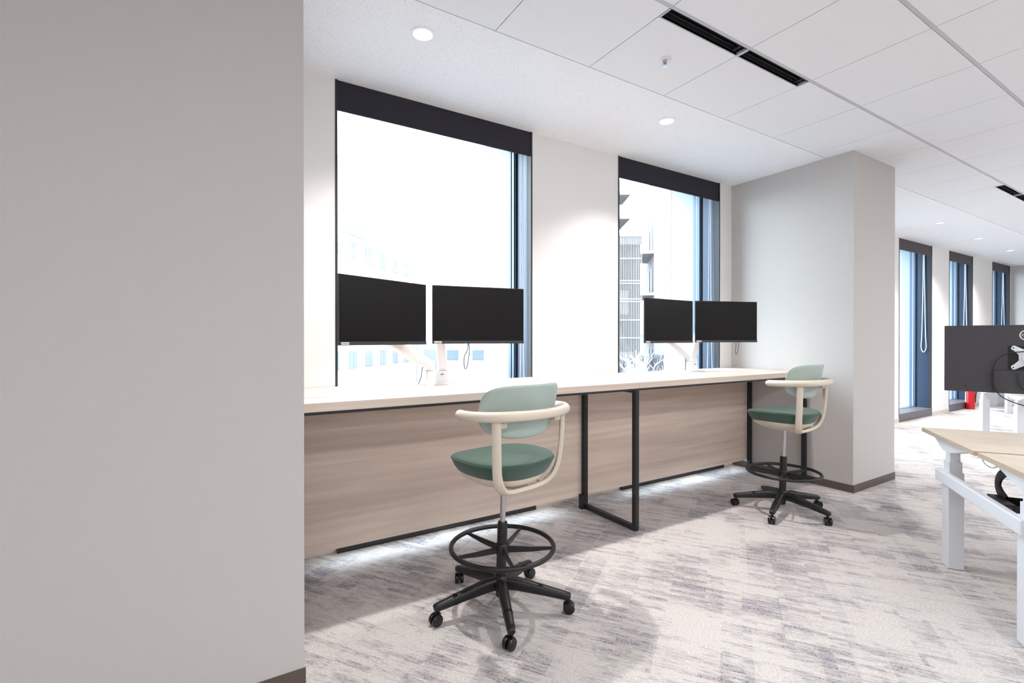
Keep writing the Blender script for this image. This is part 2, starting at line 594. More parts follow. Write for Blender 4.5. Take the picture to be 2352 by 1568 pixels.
vent(X0 + 0.64 * 12, 'far black slot vent near the right edge, nearer half of its pair')
vent(X0 + 0.64 * 13, 'far black slot vent at the right edge, farther half of its pair')

# sprinkler
sp = empty('sprinkler_head', (2.217, 1.918, ZC))
MB().lathe([(0.038, 0.0), (0.036, -0.004), (0.02, -0.006), (0.001, -0.006)], 24).build('escutcheon', M['white_plastic'], sp, True)
MB().lathe([(0.012, -0.006), (0.012, -0.022), (0.006, -0.024), (0.006, -0.034), (0.016, -0.036), (0.016, -0.039), (0.001, -0.039)], 16).build('nozzle', M['chrome'], sp, True)
tag(sp, 'small chrome sprinkler head on a white disc in the ceiling tile', 'sprinkler')

# downlights
DL = ['large bright round downlight in the ceiling above the left window',
      'round downlight in the ceiling above the second window',
      'round downlight hidden behind the pier',
      'far thin downlight in the ceiling strip, nearest of the three past the pier',
      'far thin downlight in the ceiling strip, middle of the three past the pier',
      'far thin downlight in the ceiling strip, farthest of the three past the pier']
for i, (lx, ly) in enumerate(DOWN):
    o = empty('downlight', (lx, ly, ZC))
    MB().lathe([(0.0555, 0.02), (0.0555, 0.0), (0.066, 0.0), (0.066, -0.003), (0.050, -0.004), (0.049, 0.0)], 36).v
    b = MB()
    n = 36
    prof = [(0.066, 0.0), (0.066, -0.003), (0.052, -0.004), (0.050, 0.002)]
    b.rings([[(r * math.cos(2 * PI * k / n), r * math.sin(2 * PI * k / n), z) for k in range(n)] for r, z in prof], False, False)
    b.build('trim_ring', M['white_plastic'], o, True)
    b = MB()
    prof = [(0.0505, 0.001), (0.046, 0.03), (0.036, 0.062)]
    b.rings([[(r * math.cos(2 * PI * k / n), r * math.sin(2 * PI * k / n), z) for k in range(n)] for r, z in prof], False, False)
    b.build('reflector', M['reflector'], o, True)
    MB().lathe([(0.036, 0.064), (0.036, 0.060)], n).build('lamp', M['lamp'], o)
    tag(o, DL[i], 'downlight', 'round downlights in the ceiling strip')

# walls
XP0, XP1, YP = 4.645, 5.45, 1.985
XE = 0.290
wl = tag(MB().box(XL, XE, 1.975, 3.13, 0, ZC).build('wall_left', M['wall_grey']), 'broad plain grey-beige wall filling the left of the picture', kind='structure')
MB().box(XL, XE + 0.004, 1.970, 1.976, 0, 0.065).build('baseboard_left', M['base_dark']).__setitem__('kind', 'structure')
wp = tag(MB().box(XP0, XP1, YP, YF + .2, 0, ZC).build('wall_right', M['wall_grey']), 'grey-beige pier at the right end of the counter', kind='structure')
b = MB()
b.box(XP0 - 0.004, XP1 + 0.004, YP - 0.005, YP, 0, 0.065)
b.box(XP0 - 0.005, XP0, YP - 0.005, YW, 0, 0.065)
b.box(XP1, XP1 + 0.005, YP - 0.005, YF, 0, 0.065)
b.build('baseboard_right', M['base_dark'])['kind'] = 'structure'

def wall_with_windows(name, x0, x1, y, openings, depth, mat, z1=3.06):
    b = MB()
    cur = x0
    for (a, c) in openings:
        if a > cur:
            b.box(cur, a, y, y + depth, 0, z1)
        b.box(a, c, y + 0.012, y + depth, 0, 0.118 if y > 3.2 else 0.058)
        b.box(a, c, y + 0.17, y + depth, 3.00, z1)
        cur = c
    b.box(cur, x1, y, y + depth, 0, z1)
    o = b.build(name, mat)
    o['kind'] = 'structure'
    return o
W1, W2 = (0.640, 2.112), (3.022, 4.447)
wall_with_windows('wall_back', XE, XP0, YW, [W1, W2], 0.30, M['wall_white'])['label'] = 'white wall with two tall windows behind the counter'
WF = [(9.240, 10.555), (11.345, 12.56), (13.71, 14.88)]
wall_with_windows('wall_back_far', XP1, XR, YF, [(6.87, 8.3)] + WF, 0.30, M['wall_white'])['label'] = 'white wall with tall windows in the far office'
b = MB()
for a, c in ((XE, W1[0]), (W1[1], W2[0]), (W2[1], XP0)):
    b.box(a, c, YW - 0.020, YW, 0, 0.065)
for a, c in ((XP1, 6.87), (8.3, 9.24), (10.555, 11.345), (12.56, 13.71)):
    b.box(a, c, YF - 0.005, YF, 0, 0.065)
b.build('baseboard_back', M['base_light'])['kind'] = 'structure'
for nm, bx in (('wall_end', (XR, XR + .3, YB, 3.62)), ('wall_side', (XL - .3, XL, YB, 3.62)), ('wall_front', (XL - .3, XR + .3, YB - .3, YB))):
    MB().box(bx[0], bx[1], bx[2], bx[3], -0.12, 3.15).build(nm, M['wall_grey'])['kind'] = 'structure'

# windows: jambs, frames, glass, sills, outer white fins
def window(name, x0, x1, y, zs=0.130, edge_glint=True):
    w_ = empty(name, ((x0 + x1) / 2, y, 0))
    w_['kind'] = 'structure'
    hw = (x1 - x0) / 2
    zt = 3.00
    # trim edge
    b = MB()
    for s in (-1, 1):
        a, c = sorted((s * hw, s * (hw - 0.014)))
        b.box(a, c, -0.004, 0.05, zs, ZC - 0.001)
    b.build('edge_trim', M['trim'], w_)
    b = MB()                                    # jambs
    for s in (-1, 1):
        a, c = sorted((s * hw, s * (hw - 0.008)))
        b.box(a, c, 0.05, 0.30, zs, zt)
    b.box(-hw, hw, 0.17, 0.30, zt, zt + 0.02)
    b.build('jamb', M['jamb'], w_)
    b = MB()                                    # dark gasket slot in front of the frame
    for s in (-1, 1):
        a, c = sorted((s * hw, s * (hw - 0.020)))
        b.box(a, c, 0.206, 0.222, zs, zt)
    b.build('gasket', M['gap'], w_)
    b = MB()
    for s in (-1, 1):
        for (d0, d1, t) in ((0.222, 0.252, 0.030), (0.252, 0.262, 0.022), (0.262, 0.30, 0.034)):
            a, c = sorted((s * hw, s * (hw - t)))
            b.box(a, c, d0, d1, zs, zt)
    b.box(-hw, hw, 0.222, 0.30, zt - 0.06, zt)
    b.box(-hw, hw, 0.222, 0.30, zs - 0.012, zs + 0.004)
    b.build('frame', M['alu_blue'], w_)
    b = MB()
    b.box(-hw + 0.03, hw - 0.03, 0.262, 0.270, zs, zt - 0.05)
    b.build('pane', M['glass'], w_)
    b = MB()
    b.box(-hw, hw, -0.008 if zs > 0.1 else -0.055, 0.012, 0.0, zs)
    b.box(-hw, hw, 0.012, 0.30, zs - 0.012, zs)
    b.build('window_sill', M['sill'] if zs > 0.1 else M['trim'], w_)
    b = MB()
    for s in (-1, 1):
        a, c = sorted((s * (hw - 0.030), s * (hw + 0.10)))
        b.box(a, c, 0.301, 0.590, -0.3, 3.25)
        b.box(a, c, 0.594, 0.700, -0.3, 3.25)
    b.box(-hw + 0.03, hw - 0.03, 0.301, 0.700, 3.05, 3.25)
    b.box(-hw + 0.03, hw - 0.03, 0.301, 0.700, -0.3, 0.05)
    b.build('outer_fin', M['fin'], w_)
    if edge_glint:  # white strip paints in the bright reflection at the glass edge
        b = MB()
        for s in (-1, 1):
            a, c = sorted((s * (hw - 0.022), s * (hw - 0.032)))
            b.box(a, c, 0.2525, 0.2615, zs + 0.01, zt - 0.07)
        b.build('glass_edge_glint', M['white_plastic'], w_)
    return w_
wins = [(W1[0], W1[1], YW), (W2[0], W2[1], YW)] + [(a, c, YF) for a, c in WF] + [(6.87, 8.3, YF)]
WLAB = ['large window at the left, reaching the floor behind the counter', 'second window, between the white wall and the pier', 'nearest far window past the pier',
        'middle far window past the pier', 'last far window beside the end wall', 'window behind the pier']
for i, (a, c, y) in enumerate(wins):
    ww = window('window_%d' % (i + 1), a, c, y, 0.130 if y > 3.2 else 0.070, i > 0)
    ww['label'] = WLAB[i]

BL = ['navy-black roller blind pulled up at the top of the large left window',
      'navy-black roller blind pulled up at the top of the second window, by the pier',
      'charcoal roller blind with a long cord, nearest far window past the pier',
      'charcoal roller blind with a cord, middle far window past the pier',
      'charcoal roller blind of the last far window at the end wall', 'roller blind behind the pier']
for i, (a, c, y) in enumerate(wins[:5]):
    o = empty('roller_blind', ((a + c) / 2, y, ZC))
    hw = (c - a) / 2 - 0.015
    zb = 2.737 - ZC if i < 2 else 2.745 - ZC
    bm_ = M['blind'] if i < 2 else M['blind_far_lit']
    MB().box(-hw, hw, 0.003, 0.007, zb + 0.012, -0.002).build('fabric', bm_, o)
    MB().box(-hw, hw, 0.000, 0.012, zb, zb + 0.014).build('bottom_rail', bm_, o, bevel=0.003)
    MB().lathe([(0.028, -hw + 0.01), (0.028, hw - 0.01)], 20, T=Matrix.Translation((0, 0.045, -0.036)) @ Matrix.Rotation(R(90), 4, 'Y')).build('roller', M['blind'], o, True)
    # beaded cord loop
    zl = 1.10 if i >= 2 else 0.80
    cx, cy = hw - 0.020, 0.09 if i < 2 else 0.10
    lo = zl - ZC
    sp_ = 0.024
    pts = [(cx, cy - 0.006, -0.05), (cx, cy - 0.010, -0.6), (cx, cy - sp_, lo + 0.35), (cx, cy - sp_ - 0.012, lo + 0.10), (cx, cy - 0.018, lo + 0.01), (cx, cy, lo),
           (cx, cy + 0.018, lo + 0.01), (cx, cy + sp_ + 0.012, lo + 0.10), (cx, cy + sp_, lo + 0.35), (cx, cy + 0.010, -0.6), (cx, cy + 0.006, -0.05)]
    MB().sweep(crom(pts, 6), 0.0034 if i < 2 else 0.006, n=6).build('pull_cord', M['cord'], o, True)
    tag(o, BL[i], 'blind', 'roller blinds at the tops of the windows')

# ------------------------------------------------------------------ counter
ZT = 1.020
CX0, CX1, CY0, CY1 = 0.296, 4.640, 2.352, 3.122
ct = empty('window_counter', (CX0, CY0, 0))
def rel(mb, org):
    mb.v = [(p[0] - org[0], p[1] - org[1], p[2] - org[2]) for p in mb.v]
    return mb
ORG = (CX0, CY0, 0)
XS = 2.470
for (a, c) in ((CX0, XS - 0.0008), (XS + 0.0008, CX1)):
    rel(MB().box(a, c, CY0, CY1, ZT - 0.042, ZT), ORG).build('worktop', M['wood_top'], ct, bevel=0.0015)
b = MB()
b.box(CX0 + 0.004, CX1 - 0.004, CY0 + 0.004, CY0 + 0.030, ZT - 0.056, ZT - 0.0425)
rel(b, ORG).build('under_rail', M['black_steel'], ct)
for (a, c) in ((CX0 + 0.03, XS - 0.02), (XS + 0.03, CX1 - 0.035)):
    rel(MB().box(a, c, 2.930, 2.950, 0.092, ZT - 0.058), ORG).build('modesty_panel', M['wood_panel'], ct, bevel=0.001)
b = MB().box(CX0 + 0.03, XS - 0.3, 2.952, 2.972, 0.092, 0.112)
def frame_leg(x0, wd=0.034):
    f = MB()
    x1 = x0 + wd
    f.box(x0, x1, CY0 + 0.006, CY0 + 0.040, 0.006, ZT - 0.0425)
    f.box(x0, x1, CY0 + 0.040, 2.890, 0.006, 0.036)
    f.box(x0, x1, CY0 + 0.040, 2.890, ZT - 0.074, ZT - 0.0425)
    f.box(x0, x1, 2.890, 2.926, 0.006, ZT - 0.0425)
    f.box(x0 + 0.006, x1 - 0.006, CY0 + 0.012, CY0 + 0.034, 0.0, 0.006)
    f.box(x0 + 0.006, x1 - 0.006, 2.896, 2.92, 0.0, 0.006)
    return rel(f, ORG)
for x0 in (0.313, 2.440, 4.600):
    frame_leg(x0).build('frame_leg', M['black_steel'], ct, bevel=0.0015)
rel(MB().box(2.412, 2.4395, 2.892, 2.926, 0.0, 0.110), ORG).build('foot_block', M['black_steel'], ct)
tag(ct, 'long ash laminate counter on black steel frames under the two windows', 'counter')

# ------------------------------------------------------------------ monitors
def monitor(cx, cy, ang, zc, label, W=0.615, H=0.362, cable=False):
    o = empty('monitor', (cx, cy, zc), R(ang))
    hw, hh = W / 2, H / 2
    MB().box(-hw, hw, 0.0015, 0.014, -hh, hh).build('housing', M['bezel'], o, bevel=0.002)
    MB().box(-hw * 0.62, hw * 0.62, 0.014, 0.040, -hh * 0.80, hh * 0.42).build('rear_cover', M['bezel'], o, bevel=0.010)
    MB().box(-hw + 0.004, hw - 0.004, -0.0005, 0.0015, -hh + 0.020, hh - 0.004).build('screen', M['screen'], o)
    MB().box(-hw, hw, -0.0020, 0.0015, -hh, -hh + 0.019).build('chin', M['bezel'], o, bevel=0.0006)
    s = MB().box(-hw + 0.012, -hw + 0.058, -0.0030, -0.0020, -hh + 0.003, -hh + 0.016)
    so = s.build('asset_sticker', M['sticker'], o)
    ctag(so, 'small white sticker on the lower left corner')
    MB().box(-hw + 0.017, -hw + 0.053, -0.0034, -0.0030, -hh + 0.007, -hh + 0.011).build('print', M['print'], so)
    MB().box(-0.05, 0.05, 0.040, 0.046, -0.05, 0.05).build('mount_plate', M['white_plastic'], o, bevel=0.002)
    tag(o, label, 'monitor', 'black monitors on white arms over the counter')
    return o
MONS = [(0.813, 2.640, 24.0, 1.462, 'leftmost black monitor, turned sideways against the large window'),
        (1.445, 2.738, -8.9, 1.466, 'black monitor right of the leftmost one, in front of the large window'),
        (3.221, 2.729, 2.3, 1.464, 'black monitor in front of the second window, left of its pair'),
        (3.856, 2.643, -19.8, 1.468, 'black monitor nearest the pier, right one of the second pair')]
for m_ in MONS:
    monitor(*m_)
def back_pt(i, d):
    cx, cy, a, z, _ = MONS[i]
    return Vector((cx - math.sin(R(a)) * d, cy + math.cos(R(a)) * d, z))
def monitor_stand(bx, by, i, j, label):
    o = empty('monitor_stand', (bx, by, ZT))
    O = Vector((bx, by, ZT))
    n = 40
    def rr(sx, sy, z, p=2.6, cx=0.0):
        out = []
        for k in range(n):
            t = 2 * PI * k / n
            c, s_ = math.cos(t), math.sin(t)
            out.append((cx + sx * math.copysign(abs(c) ** (2 / p), c), sy * math.copysign(abs(s_) ** (2 / p), s_), z))
        return out
    MB().rings([rr(.155, .095, 0), rr(.155, .095, .004), rr(.145, .086, .009), rr(.09, .055, .013)]).build('base', M['white_plastic'], o, True)
    MB().rings([rr(.084, .046, .012, 4.5), rr(.080, .042, .082, 4.5), rr(.078, .041, .086, 4.5)]).build('post', M['white_plastic'], o, True)
    MB().box(0.012, 0.034, -0.0455, -0.0430, 0.060, 0.066).build('badge', M['print'], o)
    for sgn, idx in ((-1, i), (1, j)):
        q = back_pt(idx, 0.10) - O
        s0 = Vector((sgn * 0.045, 0.004, 0.0))
        b = MB()
        b.lathe([(0.033, 0.088), (0.034, 0.092), (0.034, 0.135), (0.030, 0.150)], 24, c=(s0.x, s0.y, 0))
        if sgn < 0:
            elbow = Vector((q.x * 0.97, q.y, q.z - 0.120))
        else:
            elbow = Vector((-0.015, -0.10, q.z - 0.105))
        st = s0 + Vector((0, 0, 0.118))
        b.sweep([st, st.lerp(elbow, 0.40), st.lerp(elbow, 0.47), elbow], [0.030, 0.030, 0.026, 0.024], [0.036, 0.036, 0.031, 0.028], n=18, pw=4.5)
        b.build('lower_link', M['white_plastic'], o, True)
        b = MB()
        b.lathe([(0.024, -0.03), (0.026, -0.02), (0.026, 0.05), (0.020, 0.058)], 20, c=tuple(elbow))
        if sgn > 0:
            up_ = elbow + Vector((0, 0, 0.045))
            tgt = Vector((q.x, q.y, up_.z))
            b.sweep([up_, tgt], [0.020, 0.018], [0.022, 0.020], n=16, pw=4)
        else:
            tgt = elbow
        b.lathe([(0.018, -0.01), (0.018, q.z - tgt.z + 0.01)], 20, c=tuple(tgt))
        b.build('upper_link', M['white_plastic'], o, True)
        nrm = back_pt(idx, 0.047) - O
        MB().sweep([nrm, q], 0.018, n=14).build('tilt_head', M['white_plastic'], o, True)
    c = MB().sweep(crom([(-0.110, -0.045, 0.120), (-0.118, -0.05, 0.10), (-0.126, -0.055, 0.055), (-0.150, -0.070, 0.010)], 8), 0.0030, n=6)
    c.build('cable', M['cable'], o, True)
    tag(o, label, 'monitor arm', 'white double monitor arms standing on the counter')
monitor_stand(1.250, 2.985, 0, 1, 'white double monitor arm on the counter before the large window')
monitor_stand(3.800, 2.990, 2, 3, 'white double monitor arm on the counter before the second window')
# cable loop hanging under the right monitor of the first pair
o = MB().sweep(crom([(0.0, 0, 0.05), (-0.001, 0, -0.015), (-0.006, 0, -0.045), (-0.024, 0, -0.075), (-0.030, 0, -0.115), (-0.026, 0, -0.150), (-0.018, 0, -0.162),
                     (-0.008, 0, -0.148), (0.003, 0, -0.10), (0.008, 0, -0.05), (0.006, 0, -0.01), (0.004, 0, 0.05)], 6), 0.0028, n=6).build('display_cable', M['cable'], None, True, loc=(1.385, 2.785, 1.285))
tag(o, 'thin black cable loop hanging below the second monitor from the left', 'cable')
o = MB().sweep(crom([(0.0, 0, 0.06), (-0.002, 0, -0.02), (-0.012, 0, -0.07), (-0.004, 0, -0.10), (0.014, 0, -0.09), (0.035, 0, -0.03), (0.04, 0, 0.05)], 6), 0.0022, n=6).build('display_cable', M['cable'], None, True, loc=(4.02, 2.66, 1.28))
tag(o, 'thin dark cable loop hanging below the monitor nearest the pier', 'cable')

# ------------------------------------------------------------------ drafting stools
def stool(x, y, face, base_ang, label, dz=0.0):
    o = empty('drafting_chair', (x, y, 0), R(face - 90))
    _off = Matrix.Rotation(-R(face - 90), 3, 'Z') @ Vector((0.012, -0.007, 0))
    up_loc = (_off.x, _off.y, dz)
    fr_loc = (_off.x - 0.009, _off.y, dz)
    n = 48
    def outl(sx, yf, yr, z, p=2.5):
        out = []
        for k in range(n):
            t = 2 * PI * k / n
            c, s_ = math.cos(t), math.sin(t)
            yy = yf if s_ > 0 else yr
            out.append(Vector((sx * math.copysign(abs(c) ** (2 / p), c), yy * math.copysign(abs(s_) ** (2 / p), s_), z)))
        return out
    def ring(sc, z, bend=True, cy=0.002):
        r = outl(0.238 * sc, 0.240 * sc, 0.225 * sc, z)
        res = []
        for p in r:
            q = Vector((p.x, p.y + cy, p.z))
            if bend:
                q.z += 0.012 * (p.x / 0.245) ** 2 - 0.010 * max(0, p.y / 0.24) ** 2
            res.append(q)
        return res
    zt = 0.738
    b = MB()
    b.rings([ring(s, zt + z) for s, z in ((0.60, -0.083), (0.76, -0.077), (0.87, -0.060), (0.945, -0.034), (0.985, -0.012), (0.998, -0.002), (0.992, 0.005), (0.96, 0.010), (0.80, 0.013), (0.5, 0.012), (0.2, 0.010), (0.04, 0.0095))])
    st = b.build('seat', M['green'], o, True, angle=60, loc=up_loc)
    pp = [ring(1.0, zt - 0.0025)[k] for k in range(n)]
    MB().sweep(pp, 0.0026, n=6, closed=True).build('piping', M['green'], st, True)
    # cream shell and mechanism under the seat
    b = MB()
    b.rings([ring(s, z) for s, z in ((0.84, zt - 0.060), (0.80, zt - 0.086), (0.64, zt - 0.108), (0.44, zt - 0.124), (0.26, zt - 0.131))])
    b.build('seat_shell', M['cream'], o, True, angle=50, loc=up_loc)
    b = MB()
    b.box(-0.055, 0.055, -0.12, 0.10, zt - 0.135, zt - 0.095)
    b.build('tilt_mechanism', M['cream'], o, bevel=0.010, loc=up_loc)
    # cradle frame: two uprights joined by a U under the seat
    half = [(0.207, -0.205, 0.968), (0.206, -0.205, 0.89), (0.200, -0.200, 0.79), (0.187, -0.190, 0.705), (0.150, -0.172, 0.645), (0.090, -0.150, 0.617), (0.0, -0.135, 0.608)]
    pts = half + [(-p[0], p[1], p[2]) for p in half[-2::-1]]
    path = crom(pts, 6)
    m_ = len(path)
    ra = [0.022] * m_
    rb = [0.011] * m_
    b = MB()
    # cross-section: wide along the tangent-normal lying in local x/y, thin across
    vs_prev = None
    n2 = 12
    rings_ = []
    for i_, p in enumerate(path):
        t = (path[min(i_ + 1, m_ - 1)] - path[max(i_ - 1, 0)]).normalized()
        f = i_ / (m_ - 1)
        k = abs(f - 0.5) * 2              # 1 at uprights, 0 at the bottom
        out = Vector((p.x, p.y + 0.02, 0)).normalized() if k > 0.45 else Vector((p.x * 0.6, -0.10, -0.30 * (1 - k))).normalized()
        nr = out - t * out.dot(t)
        nr.normalize()
        wd = t.cross(nr)
        wa = 0.021 if k > 0.5 else 0.019 + 0.006 * (1 - k)
        ring_ = []
        for q in range(n2):
            a = 2 * PI * q / n2
            c, s_ = math.cos(a), math.sin(a)
            ring_.append(p + wd * (wa * math.copysign(abs(c) ** 0.6, c)) + nr * (0.0125 * math.copysign(abs(s_) ** 0.6, s_)))
        rings_.append(ring_)
    b.rings(rings_)
    # struts from the U to the pan
    for s in (-1, 1):
        b.sweep(crom([(s * 0.125, -0.162, 0.632), (s * 0.10, -0.10, 0.640), (s * 0.05, -0.04, 0.630)], 5), 0.013, 0.009, n=10)
    b.sweep([(0, -0.14, 0.610), (0, -0.06, 0.606)], 0.040, 0.012, n=12, pw=4)
    b.build('cradle_frame', M['cream'], o, True, loc=fr_loc)
    # armrest hoop
    hp = [(-0.258, 0.000, 0.972), (-0.276, -0.070, 0.975), (-0.264, -0.155, 0.978), (-0.198, -0.232, 0.980), (-0.100, -0.270, 0.980), (0, -0.280, 0.980)]
    hp = hp + [(-p[0], p[1], p[2]) for p in hp[-2::-1]]
    path = crom(hp, 7)
    L_ = len(path)
    rr_ = [0.0235 * min(1.0, 0.55 + 0.5 * min(i_, L_ - 1 - i_) / 1.5) for i_ in range(L_)]
    rv = [r * 0.98 for r in rr_]
    b = MB().sweep(path, rr_, rv, n=16)
    b.build('armrest', M['cream'], o, True, angle=70, loc=fr_loc)
    # brackets holding the back
    for s in (-1, 1):
        MB().box(min(s * 0.150, s * 0.205), max(s * 0.150, s * 0.205), -0.212, -0.180, 0.925, 0.950).build('back_bracket', M['cream'], o, bevel=0.004, loc=fr_loc)
    # backrest: curved padded shell
    nb = 56
    def bout(t):
        c, s_ = math.cos(t), math.sin(t)
        p = 4.6 if s_ > 0 else 2.7
        hx = 0.237
        hz = 0.112 if s_ > 0 else 0.132
        return hx * math.copysign(abs(c) ** (2 / p), c), hz * math.copysign(abs(s_) ** (2 / p), s_)
    def back_ring(sc, off):
        out = []
        for k in range(nb):
            X, Z = bout(2 * PI * k / nb)
            X, Z = X * sc, Z * sc
            yy = -0.232 + 0.080 * (abs(X) / 0.215) ** 2.0 - 0.035 * (Z / 0.14) + 0.010
            out.append(Vector((X, yy + off, 0.995 + Z)))
        return out
    b = MB()
    b.rings([back_ring(s, f) for s, f in ((0.03, -0.011), (0.5, -0.011), (0.85, -0.010), (0.95, -0.008), (0.99, -0.004), (1.0, 0.002), (0.99, 0.009), (0.95, 0.016), (0.85, 0.022), (0.5, 0.026), (0.03, 0.026))])
    bo = b.build('backrest', M['mint'], o, True, angle=60, loc=fr_loc)
    pr = back_ring(1.003, 0.001)
    MB().sweep(pr, 0.0024, n=6, closed=True).build('piping', M['mint'], bo, True)
    # lift and column
    MB().sweep([(_off.x * 0.66, _off.y * 0.66, 0.395), (_off.x, _off.y, 0.612 + dz)], 0.0135, n=20).build('gas_lift', M['chrome'], o, True)
    MB().sweep([(_off.x * t_, _off.y * t_, z_) for t_, z_ in ((0, 0.055), (0, 0.062), (0.15, 0.16), (0.68, 0.412), (0.7, 0.420), (0.7, 0.421))], [0.020, 0.024, 0.0245, 0.0245, 0.022, 0.0145], n=24).build('column', M['black_plastic'], o, True)
    # foot ring with five spokes
    zr = 0.290
    b = MB().sweep([(0.250 * math.cos(2 * PI * k / 64), 0.250 * math.sin(2 * PI * k / 64), zr + 0.012) for k in range(64)], 0.0115, n=12, closed=True)
    fr = b.build('foot_ring', M['black_plastic'], o, True, loc=(_off.x * 0.6, _off.y * 0.6, 0))
    MB().lathe([(0.030, zr - 0.030), (0.033, zr - 0.022), (0.033, zr + 0.020), (0.029, zr + 0.026)], 24).build('collar', M['black_plastic'], fr, True)
    for k in range(5):
        a = R(base_ang + 36 + 40 + 72 * k - (face - 90))
        dv = Vector((math.cos(a), math.sin(a), 0))
        MB().sweep([dv * 0.030 + Vector((0, 0, zr - 0.004)), dv * 0.14 + Vector((0, 0, zr + 0.000)), dv * 0.246 + Vector((0, 0, zr + 0.010))],
                   [0.006, 0.006, 0.005], [0.017, 0.013, 0.007], n=8, pw=4).build('spoke', M['black_plastic'], fr, True)
    # five-star base with casters
    hubm = MB().lathe([(0.030, 0.085), (0.040, 0.095), (0.042, 0.135), (0.034, 0.155), (0.027, 0.162)], 24).build('hub', M['black_plastic'], o, True)
    for k in range(5):
        a = R(base_ang + 72 * k - (face - 90))
        dv = Vector((math.cos(a), math.sin(a), 0))
        lg = MB().sweep([dv * 0.015 + Vector((0, 0, 0.122)), dv * 0.08 + Vector((0, 0, 0.122)), dv * 0.20 + Vector((0, 0, 0.103)), dv * 0.315 + Vector((0, 0, 0.083)), dv * 0.335 + Vector((0, 0, 0.079)), dv * 0.340 + Vector((0, 0, 0.078))],
                        [0.022, 0.025, 0.022, 0.019, 0.017, 0.012], [0.031, 0.031, 0.024, 0.018, 0.016, 0.011], n=14, pw=3).build('leg', M['black_plastic'], o, True)
        if k in (0, 2, 3):
            q = dv * 0.235
            T = Matrix.Translation((q.x, q.y, 0.0975)) @ Matrix.Rotation(a, 4, 'Z') @ Matrix.Rotation(R(9.8), 4, 'Y')
            MB().sweep([T @ Vector((-0.006, 0, 0)), T @ Vector((0.006, 0, 0))], 0.0225, 0.0235, n=14, pw=3).build('grip_band', M['caster'], lg, True)
        ca = a + rnd.uniform(-0.9, 0.9)
        cc = dv * 0.320
        T = Matrix.Translation((cc.x, cc.y, 0.028)) @ Matrix.Rotation(ca, 4, 'Z')
        b = MB()
        for s in (-1, 1):
            TT = T @ Matrix.Translation((0.012, s * 0.0135, 0)) @ Matrix.Rotation(R(90), 4, 'X')
            b.lathe([(0.012, -0.009 - 0.001), (0.024, -0.009), (0.0275, -0.005), (0.0275, 0.005), (0.024, 0.009), (0.012, 0.010)], 20, T=TT)
        b.sweep([T @ Vector((0, 0, 0.015)), T @ Vector((0, 0, 0.042))], 0.0075, n=10)
        b.box(-0.012, 0.020, -0.005, 0.005, -0.004, 0.026, T=T)
        b.build('caster', M['caster'], lg, True)
    tag(o, label, 'chair', 'green-seated drafting chairs at the counter')
    return o
stool(1.193, 2.043, 100, 31.6, 'nearer drafting chair with mint back and green seat at the counter middle-left')
stool(3.695, 2.060, 94, 54.0, 'farther drafting chair with mint back and green seat beside the pier', dz=0.022)

